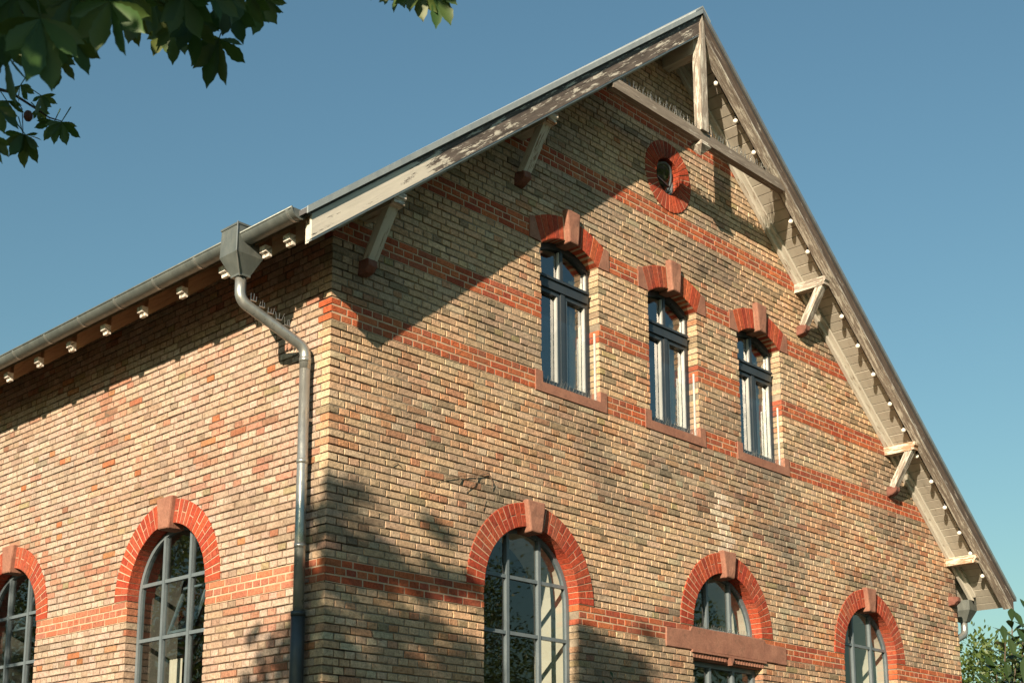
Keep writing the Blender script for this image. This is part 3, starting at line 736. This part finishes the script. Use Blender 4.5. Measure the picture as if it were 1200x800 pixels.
def hopper(b, X=-.745, y=hy, zt=3.10, zb=2.62, s=1):
    lv = [(zt, .095, .142), (zt-.02, .095, .142), (zt-.021, .087, .134), (2.81, .10, .136), (zb+.02, .062, .072), (zb, .062, .072)]
    pts = []; fs = []
    for z, a, e in lv:
        X = -.80 if z > 2.75 else -.75
        pts += [(X-a, y-e, z), (X+a+(.10 if z == 2.81 else 0), y-e, z), (X+a+(.10 if z == 2.81 else 0), y+e, z), (X-a, y+e, z)]
    for i in range(len(lv)-1):
        for j in range(4): k = (j+1) % 4; fs.append((4*i+j, 4*i+k, 4*i+4+k, 4*i+4+j))
    fs.append(tuple(range(4*len(lv)-4, 4*len(lv)))); b.add(pts, fs)
one('box', 'zinc_old', hop, hopper)
one('seam', 'zinc', hop, lambda b: b.tube([(-.898, .292, 3.105), (-.903, .290, 2.81), (-.815, .355, 2.62)], .006, 6))
dp = part('downpipe', building); px_, py_ = -.10, .25
def bend(pts, r, n=6):                                    # round the corners of a path
    pts = [Vector(p) for p in pts]; out = [pts[0]]
    for a, p, q in zip(pts, pts[1:], pts[2:]):
        i, o = p+(a-p).normalized()*r, p+(q-p).normalized()*r
        for k in range(n+1): t = k/n; out.append(i*(1-t)**2+p*2*t*(1-t)+o*t*t)
    return out+[pts[-1]]
one('swan_neck', 'zinc', dp, lambda b: b.tube(bend([(-.745, hy, 2.64), (-.745, hy, 2.40), (px_, py_, 2.05), (px_, py_, 1.84)], .085), .054, 18), True)
one('pipe', 'zinc', dp, lambda b: b.tube([(px_, py_, 1.92), (px_, py_, .3), (px_, py_, -.55)], .052, 20), True)
one('standpipe', 'cast_iron', dp, lambda b: b.tube([(px_, py_, -.53), (px_, py_, -1.0), (px_, py_, GROUND)], .066, 20), True)
for z, r in ((1.93, .059), (.93, .057), (.12, .057), (-.52, .071), (-1.6, .071)): one('pipe_collar', 'zinc' if z > -.5 else 'cast_iron', dp, lambda b: b.tube([(px_, py_, z-.022), (px_, py_, z+.022)], r, 20), True)
for z in (1.35, -.2): one('pipe_clip', 'zinc', dp, lambda b: b.box(px_, -.002, py_-.02, py_+.02, z-.015, z+.015))
A, B = Vector((-.66, .405, 2.40)), Vector((-.16, .265, 2.13))
for i in range(6): p = A.lerp(B, (i+.5)/6); spikes('bird_spikes', dp, [p+Vector((.03*j-.03, .0, .045)) for j in range(3)], .065, (random.uniform(-.2, .2), 0, 0), .0035)
# right eaves: hopper, pipe
gut2 = part('gutter', building)
one('channel', 'zinc_old', gut2, lambda b: halfpipe(b, -.45, DEEP, gr-.004, gr, x=EX1+.02, g=lambda y: zr(EX1)-.02))
hop2 = part('rainwater_hopper', building)
def hopper2(b):
    X, y = 13.30, .12; pts = []; fs = []; lv = [(1.26, .13, .17), (1.10, .13, .17), (.92, .06, .07)]
    for z, a, e in lv: pts += [(X-a, y-e, z), (X+a, y-e, z), (X+a, y+e, z), (X-a, y+e, z)]
    for i in range(2):
        for j in range(4): k = (j+1) % 4; fs.append((4*i+j, 4*i+k, 4*i+4+k, 4*i+4+j))
    b.add(pts, fs+[(8, 9, 10, 11), (0, 1, 2, 3)])
one('box', 'zinc_old', hop2, hopper2)
dp2 = part('downpipe', building)
one('pipe', 'zinc', dp2, lambda b: b.tube(bend([(13.30, .12, .95), (13.30, .12, .72), (12.97, .16, .58), (12.97, .16, GROUND)], .09), .056, 14), True)

# ------------------------------------------------------------------ string of lamps under the right verge
fest = thing('string_light', 'string of small white globe lamps hung under the right-hand roof edge', 'string light', (RX, -.40, 7.4))
BX = [6.00, 6.43, 6.83, 7.26, 7.685, 8.095, 8.52, 8.95, 9.36, 9.77, 10.21, 10.60, 10.98, 11.39, 11.79, 12.22, 12.57, 12.95]
cable = []
for i, x in enumerate(BX):
    z = zr(x)-.215; y = -.405+random.uniform(-.008, .008); hang = random.uniform(.0, .03)
    b = MB(); b.ball((x, y, z-.072-hang), .033, 14); o = b.build('bulb', 'bulb_glass', fest, True)
    b = MB(); b.tube([(x, y, z-.048-hang), (x, y, z+.005)], [.013, .011], 8); b.build('socket', 'bulb_socket', o)
    if i: cable.append((x-.21, y, zr(x-.21)-.215))
    cable.append((x, y, z))
one('cable', 'bulb_socket', fest, lambda b: b.tube(cable, .006, 5))

# ------------------------------------------------------------------ dried creeper on the gable
vine = thing('dried_creeper', 'withered creeper twigs clinging to the brick gable above the first arched window', 'creeper', (1.9, -.02, .95))
for path in ([(2.13, 1.21), (1.98, 1.15), (1.75, 1.10), (1.55, 1.03), (1.37, .985)], [(1.98, 1.15), (1.93, 1.05), (1.80, .96)], [(1.75, 1.10), (1.70, 1.02)], [(2.13, 1.21), (2.2, 1.12), (2.18, 1.05)]):
    one('twig', 'twig', vine, lambda b: b.tube([(u, -.012-.01*random.random(), z+random.uniform(-.01, .01)) for u, z in path], [.0065-.001*i for i in range(len(path))], 5))
for path in ([(.80, 1.02), (.86, 1.06), (.92, 1.03)], [(2.1, .92), (2.06, .80), (2.12, .74)], [(.55, -.62), (.60, -.70), (.70, -.71)]):
    one('twig', 'twig', vine, lambda b: b.tube([(u, -.012, z) for u, z in path], .0035, 5))

# ------------------------------------------------------------------ plants
def leaflet(b, base, d, n, L, Wd, seg=6, droop=.25, tint=0., serr=0., fold=.28):
    # an obovate leaflet with a pointed tip, folded along its midrib
    d = d.normalized(); s = d.cross(n).normalized(); n = s.cross(d); st = len(b.v); p = Vector(base); q = d.copy()
    for i in range(seg+1):
        t = i/seg; w = Wd*.5*1.62*(t**.95+.02)*(1-t**3.4)*(1-.45*sm(.74, .95, t))
        if serr and 0 < i < seg: w *= 1+serr*(1 if i % 2 else -1)
        if t > .99: w = .0006
        for k in (-1, 0, 1): b.v.append(tuple(p+s*(k*w)+n*(abs(k)*w*fold))); b.bc.append(b.v[-1])
        q = (q+Vector((0, 0, -droop/seg))).normalized(); p = p+q*(L/seg)
    for i in range(seg):
        a = st+i*3; b.face((a, a+1, a+4, a+3), None, tint); b.face((a+1, a+2, a+5, a+4), None, tint)
def palmate(b, base, axis, size, nl=7, seg=5, tint=0., serr=0., droop=.5):
    # horse-chestnut leaf: leaflets fanned round the end of a stalk
    axis = axis.normalized(); x = axis.orthogonal().normalized(); x = (Matrix.Rotation(random.uniform(0, 6.28), 3, axis) @ x); y = axis.cross(x)
    for i in range(nl):
        t = (i/(nl-1)-.5)*2; a = t*R(118); L = size*(1-.45*abs(t)**1.3)*random.uniform(.9, 1.08)
        d = (x*math.cos(a)+y*math.sin(a))*.85+axis*.45; leaflet(b, base, d, axis*-1 if False else axis, L, L*.40, seg, droop, max(0, min(1, tint+random.uniform(-.12, .12))), serr)
def tapered(b, pts, r0, r1, n=8): b.tube(pts, [r0+(r1-r0)*i/(len(pts)-1) for i in range(len(pts))], n)
def wander(a, e, n, amp):
    a, e = Vector(a), Vector(e); return [a.lerp(e, i/n)+(Vector([random.gauss(0, amp) for _ in range(3)]) if 0 < i < n else Vector()) for i in range(n+1)]

# -- the horse chestnut over the camera's left shoulder
ct = thing('chestnut_tree', 'horse chestnut tree whose dark leafy branches hang into the top left corner', 'tree', (-12.6, -6.2, GROUND))
TB = Vector((-12.6, -6.2, GROUND)); TT = Vector((-11.6, -5.0, 2.6))
one('trunk', 'bark', ct, lambda b: tapered(b, wander(TB, TT, 8, .06), .38, .20, 14), True)
def shade(p):
    # where on the walls the shadow of point p falls: (wall, u, z) or None
    t = -p.x/SUN.x if p.x < 0 else -1
    if t > 0:
        y = p.y+SUN.y*t
        if 0 <= y <= DEEP: return ('side', y, p.z+SUN.z*t)
    t = -p.y/SUN.y
    if t > 0:
        x = p.x+SUN.x*t
        if 0 <= x <= W: return ('gable', x, p.z+SUN.z*t)
    return None
def wants(w, u, z):
    # how densely leaves may shade this spot of the wall
    e = .18*noise.noise(Vector((u*1.7, z*1.7, 3.1 if w == 'gable' else 9.2)))
    def ip(K):
        for (a, za), (b_, zb_) in zip(K, K[1:]):
            if a <= u <= b_: return za+(zb_-za)*(u-a)/(b_-a)
        return -9
    e *= .35
    if w == 'gable':
        if ip([(0, .20), (.26, .12), (.56, .06), (.86, .02), (1.16, -.02), (2.05, -.1)])+e < z < ip([(0, .46), (.26, .37), (.56, .28), (.86, .18), (1.16, .11), (2.05, .04)])+e: return .48
        if ((u-.05)/.22)**2+((z-.60)/.10)**2 < 1 or ((u-1.55)/.42)**2+((z-.44+.15*(u-1.55))/.08)**2 < 1: return .26
        if u < 2.08 and 0 < z < .85-.25*u: return .02
        if u < 2.08 and z < ip([(0, .02), (.9, -.01), (1.1, -.08), (2.1, -.16)])+e:
            if abs(z-ip([(0, -.9), (.2, -.36), (.8, -.33), (1.4, -.27), (2.1, -.50)])) < .075+e and .2 < u: return 0
            if u > 1.45 and z > -.75: return .2
            return .62
        if 2.08 <= u < 3.5: return .5 if z < -1.0 else 0
        if 3.5 <= u < 5 and z < ip([(3.5, -.27), (4.15, -.30), (4.75, -.66), (5, -1.2)])+e: return .48
        if 3.55 < u < 5.1 and -.95 < z < .0: return .025
        return 0
    if u < .37: return .8 if z < .55+e and not -.12 < z-.25*u < .10 else 0
    if ((u-1.17)/.16)**2+((z+.58)/.12)**2 < 1: return .7
    if u < 1.4: return .75 if z < -.42-.75*(u-.40)+e else 0
    if u > 5.85: return .85 if z < min(.62, (u-5.85)*3-1.0)+e else 0
    return 0
def visible(p, mx=14, my=14):
    q = pix(p); return q is not None and -mx < q[0] < 1200+mx and -my < q[1] < 800+my
def stray(pts):                                            # would this branch draw a line of shadow on a sunlit wall?
    for a, e in zip(pts, pts[1:]):
        for i in range(5):
            h = shade(a.lerp(e, i/4))
            if h and h[2] > -1.6 and wants(*h) == 0: return True
    return False
crown = MB(); cc = Vector((-9.6, -3.6, 3.2)); tips = []
def crown_leaf(p, size):
    if p.z < -1.4 or (p-CAM).length < 2.2 or visible(p, 90, 130): return
    ax = (-SUN.normalized()*.9+Vector((random.gauss(0, .35), random.gauss(0, .35), random.gauss(.2, .35)))).normalized()
    palmate(crown, p, ax, size, 6, 3, 0. if random.random() < .9 else .4)
    if random.random() < .08: tips.append(p)
for i in range(1900):                                      # sprays whose shadows fall on the gable, then on the side wall
    u, z = random.uniform(.0, 4.9), random.uniform(-2.1, .75)
    if random.random() < wants('gable', u, z): crown_leaf(Vector((u, 0, z))-SUN*random.uniform(3.7, 4.9), random.uniform(.15, .22))
for i in range(1400):
    u, z = random.choice((random.uniform(.0, .5), random.uniform(.2, 1.4), random.uniform(5.8, 8.2), random.uniform(5.8, 8.2))), random.uniform(-2.1, .75)
    if random.random() < wants('side', u, z): crown_leaf(Vector((0, u, z))-SUN*random.uniform(3.7, 4.9), random.uniform(.13, .20))
for i in range(900):
    v = Vector([random.gauss(0, 1) for _ in range(3)]).normalized()*random.random()**.4; p = cc+Vector((v.x*4.2, v.y*4.0, v.z*3.0)); h = shade(p)
    if h and (h[2] > -2.2 or random.random() > wants(*h)): continue
    crown_leaf(p, random.uniform(.17, .26))
SPRAY = [(20, 0, 3.8), (60, 10, 3.9), (100, 0, 4.0), (140, 5, 4.2), (180, 10, 4.7), (220, 10, 4.7), (255, 30, 4.9), (290, 0, 4.9), (500, 0, 5.4), (0, 60, 4.0), (70, 60, 4.3), (25, 165, 6.4), (70, 155, 6.3), (10, 125, 6.0), (40, 40, 3.9), (250, 70, 4.9), (310, 25, 5.0), (-5, 125, 5.6), (-8, 160, 5.2), (4, 75, 4.0), (0, 30, 3.9)]
for s in SPRAY:  # unseen leaves added on the sun side to shade the hanging leaves
    q = ray(*s)
    for i in range(24):
        p = q-SUN*random.uniform(.15, 1.2)+Vector([random.gauss(0, .20) for _ in range(3)])
        if visible(p, 40, 60) or (p-CAM).length < .9: continue
        palmate(crown, p, -SUN.normalized()+Vector([random.gauss(0, .4) for _ in range(3)]), random.uniform(.18, .26), 6, 3, 0.)
tag(crown.build('crown', 'chestnut_leaf', ct, fix=False), kind='stuff')
limbs = []
for i in range(7):
    a = 2*math.pi*i/7; e = cc+Vector((2.6*math.cos(a), 2.6*math.sin(a), random.uniform(-.6, 1.2)))
    if visible(e, 60, 60): continue
    pts = wander(TT+Vector((0, 0, -.4)), e, 6, .15)
    if stray(pts): continue
    limbs.append(pts); one('limb', 'bark', ct, lambda b: tapered(b, pts, .12, .03, 8), True)
tw = MB()
allp = [p for l in limbs for p in l]
for t in tips:
    a = min(allp, key=lambda q: (q-t).length); pts = wander(a, t, 4, .05)
    if any(visible(q, 5, 5) for q in pts) or stray(pts): continue
    tapered(tw, pts, .018, .005, 5)
tag(tw.build('twigs', 'bark', ct), kind='stuff')
# -- the leaves that show in the corner: (x, y, depth, size, lean x, tint)
def hanging_leaf(px, py, dep, size, lx=0., tint=0., nl=6, fan=74):
    size *= .92; base = ray(px, py, dep); v = (base-CAM).normalized()
    dn = (Vector((0, 0, -1))+rt*lx).normalized(); sd_ = dn.cross(v).normalized(); b = MB()
    for i in range(nl):
        t = (i/(nl-1)-.5)*2+random.uniform(-.1, .1); a = t*R(fan); L = size*(1-.42*abs(t)**1.5)*random.uniform(.88, 1.08)
        d = dn*math.cos(a)+sd_*math.sin(a)+v*random.uniform(-.45, .35); nn = (-v+Vector([random.gauss(0, .38) for _ in range(3)])).normalized()
        leaflet(b, base, d, nn, L, L*random.uniform(.36, .44), 11, .12, max(0, min(1, tint+random.uniform(-.1, .16))), .075, random.uniform(.12, .38))
    st = base-dn*size*.55+rt*random.uniform(-.05, .05); b.tube([base, base.lerp(st, .5)+v*.02, st], [.0022, .0025, .003], 5)
    b.build('leaf', 'chestnut_leaf', ct, True, fix=False); return st
VIS = [(18, -8, 3.7, .19, -.2, 0), (48, 22, 3.6, .21, 0, 0), (86, -6, 3.8, .20, .1, .05), (128, 2, 3.7, .20, .15, 0), (78, 38, 4.2, .19, .15, .05), (112, -14, 4.3, .19, 0, .1),
       (-6, 22, 3.9, .2, .1, 0), (6, 62, 4.0, .17, -.1, 0), (150, -8, 4.1, .17, .1, .1), (158, 18, 5.0, .14, 0, .3), (178, 6, 5.0, .15, .1, .25), (192, 30, 5.2, .15, 0, .2), (206, 34, 5.0, .15, .1, .15),
       (176, -10, 4.4, .18, 0, .05), (214, -8, 4.4, .19, .1, 0), (228, 22, 4.7, .18, -.1, .05), (240, -14, 4.5, .19, .1, 0), (256, 46, 4.9, .20, .05, .08), (247, 40, 5.0, .16, -.3, .1), (268, 8, 4.8, .17, .2, .05),
       (286, -16, 4.7, .18, .1, .05), (308, -2, 5.0, .17, .15, .05), (300, 4, 5.1, .14, .3, .05), (60, -12, 4.4, .19, 0, .1), (36, -16, 4.5, .2, 0, .15), (200, -16, 4.6, .18, 0, .05), (262, -18, 4.6, .17, 0, .1),
       (66, 64, 4.6, .13, .3, .1), (12, 30, 4.8, .17, 0, .2), (140, -20, 4.8, .19, 0, .1), (100, 10, 4.9, .17, 0, .15),
       (490, -16, 5.4, .165, -.05, .1), (512, -12, 5.4, .17, .15, .05), (470, -16, 5.5, .14, -.1, .1), (452, -14, 5.6, .10, -.2, .1), (424, -18, 5.6, .09, -.2, .1),
       (27, 157, 6.4, .175, -.15, .12), (30, 158, 6.4, .12, .5, .1), (72, 143, 6.3, .15, .1, .02), (64, 142, 6.4, .13, -.3, .05), (-4, 125, 5.6, .17, .1, 0), (8, 118, 6.2, .13, .2, .05), (48, 112, 6.3, .12, .5, .1), (24, 100, 6.2, .11, .3, .1), (-10, 160, 5.2, .15, .1, 0), (44, 128, 6.4, .08, .6, .15)]
for a in VIS: hanging_leaf(*a)

def branch(pp, r0, r1): one('branch', 'bark', ct, lambda b: tapered(b, [ray(*p) for p in pp], r0, r1, 7), True)
branch([(-190, -70, 4.2), (-60, -40, 4.2), (60, -28, 4.2), (170, -34, 4.5), (290, -44, 4.8), (420, -50, 5.2), (530, -40, 5.5)], .03, .008)
branch([(-90, 90, 5.6), (-20, 100, 6.0), (12, 108, 6.2), (40, 126, 6.35), (58, 138, 6.4), (72, 142, 6.35)], .010, .0022)
branch([(12, 108, 6.2), (26, 128, 6.3), (27, 156, 6.4)], .0028, .002)
branch([(100, -30, 4.3), (140, -8, 4.6), (190, 14, 5.0), (250, 36, 4.95)], .009, .003)
branch([(-60, -40, 4.2), (-20, 10, 4.0), (40, 15, 3.8), (70, 34, 4.1)], .012, .003)
b = MB(); p = ray(33, 136, 6.35); b.ball(p, .022, 10, 1.25); b.build('chestnut_husk', 'rust', ct, True)

# -- trees around the yard: trunk, limbs and a crown of leaf sprays
def tree(name, label, base, height, rad, n_cl, per, leaf, mat='tree_leaf', zlow=.28, group=None):
    t = thing(name, label, 'tree', base, group); base = Vector(base); top = base+Vector((random.uniform(-.3, .3), random.uniform(-.3, .3), height*.62))
    one('trunk', 'bark', t, lambda b: tapered(b, wander(base, top, 6, .05*rad/3), .05*height**.85, .02*height**.8, 9), True)
    cen = base+Vector((0, 0, height*(zlow+1)/2)); rz = height*(1-zlow)/2; b = MB(); lim = MB()
    for i in range(n_cl):
        v = Vector([random.gauss(0, 1) for _ in range(3)]).normalized(); f = random.uniform(.45, 1.0)**.6
        f *= 1+.28*noise.noise(v*1.9+base)
        p = cen+Vector((v.x*rad*f, v.y*rad*f, v.z*rz*f)); cr = rad*random.uniform(.16, .30)
        if i % 5 == 0: tapered(lim, wander(base.lerp(top, random.uniform(.55, 1)), p, 4, .08*rad/3), .012*height**.8, .006, 5)
        tn = random.uniform(0, .35)
        for j in range(per):
            o = Vector([random.gauss(0, .5) for _ in range(3)])*cr; o.z *= .65; q = p+o
            d = (o+v*.6*cr+Vector((random.gauss(0, .4*cr), random.gauss(0, .4*cr), random.gauss(-.1, .3)*cr))).normalized()
            s = d.orthogonal().normalized(); s = Matrix.Rotation(random.uniform(0, 6.28), 3, d) @ s; L = leaf*random.uniform(.7, 1.2); k = len(b.v)
            for w in (q, q+d*L*.45+s*L*.27+Vector((0, 0, .05*L)), q+d*L, q+d*L*.45-s*L*.27): b.v.append(tuple(w)); b.bc.append(tuple(w))
            b.face((k, k+1, k+2, k+3), None, tn*random.random())
    tag(b.build('crown', mat, t, fix=False), kind='stuff'); tag(lim.build('limbs', 'bark', t), kind='stuff'); return t
tree('broadleaf_tree', 'sunlit green tree beyond the right corner of the building', (26.5, 5.6, GROUND), 6.5, 2.5, 240, 60, .15)
tree('broadleaf_tree', 'paler green tree at the right edge, behind the dark laurel', (31, 4.0, GROUND), 6.9, 2.9, 220, 55, .17)
tree('broadleaf_tree', 'tall tree mirrored in the first arched gable window', (13.5, -13.5, GROUND), 8.8, 3.3, 330, 60, .10)
tree('broadleaf_tree', 'broad tree mirrored in the last arched gable window', (24.5, -15.5, GROUND), 8.6, 4.0, 300, 55, .13)
tree('broadleaf_tree', 'dark tree mirrored low in the middle gable window', (18.5, -17.0, GROUND), 6.2, 3.0, 220, 45, .12)
tree('broadleaf_tree', 'tree mirrored in the nearer arched side window', (-6.8, 14.5, GROUND), 9.5, 3.2, 260, 50, .12)
tree('broadleaf_tree', 'tree mirrored in the farther arched side window', (-9.0, 20.0, GROUND), 10.5, 4.2, 260, 50, .14)

for p in ((-26, -4), (-24, 7), (-30, -16), (-20, 17), (-16, -26), (-4, -30), (8, -27)):  # unseen trees added to block the bright low sky and deepen the shade
    tree('broadleaf_tree', 'unseen tree added around the yard to block the low sky', (p[0], p[1], GROUND), random.uniform(7.2, 8.4), random.uniform(4.2, 5.2), 150, 40, .30, zlow=.12, group='unseen trees added to block the low sky')

# -- dark laurel in the lower right corner and a sprig in front of the gable
def shrub(name, label, base, stems, leaf, mat, cat='shrub'):
    t = thing(name, label, cat, base)
    for (tx, ty, dep, n, spread) in stems:
        tip = ray(tx, ty, dep); pts = wander(Vector(base)+Vector((random.uniform(-.1, .1), random.uniform(-.1, .1), 0)), tip, 7, .02)
        st = one('stem', 'bark', t, lambda b: tapered(b, pts, .014, .004, 6), True); d = (pts[-1]-pts[-3]).normalized()
        for i in range(n):
            f = (i/n)**.8; p = pts[-1]-d*spread*f; a = i*2.4+random.uniform(-.3, .3); x = d.orthogonal().normalized(); y = d.cross(x)
            o = (x*math.cos(a)+y*math.sin(a))*.9+d*(.9-.6*f); b = MB()
            leaflet(b, p, o, d+Vector((0, 0, .4)), leaf*random.uniform(.75, 1.1), leaf*.34, 6, .35, random.uniform(0, .3), 0, .2); b.build('leaf', mat, t, fix=False)
    return t
shrub('laurel_shrub', 'dark glossy laurel shrub poking into the lower right corner', (1.9, -5.2, GROUND),
      [(1178, 752, 9.0, 12, .34), (1199, 736, 9.2, 14, .40), (1190, 772, 8.9, 12, .30), (1168, 790, 9.0, 10, .26), (1206, 760, 8.8, 14, .4), (1183, 800, 8.8, 12, .3), (1200, 800, 8.7, 12, .3), (1212, 726, 9.1, 12, .3), (1186, 728, 9.3, 12, .34)], .175, 'laurel_leaf')
shrub('young_bush', 'small leafy sprig at the bottom edge below the first arched window', (-.2, -3.4, GROUND), [(718, 793, 9.0, 7, .10), (708, 806, 9.0, 6, .10), (728, 808, 9.0, 6, .10)], .065, 'laurel_leaf')
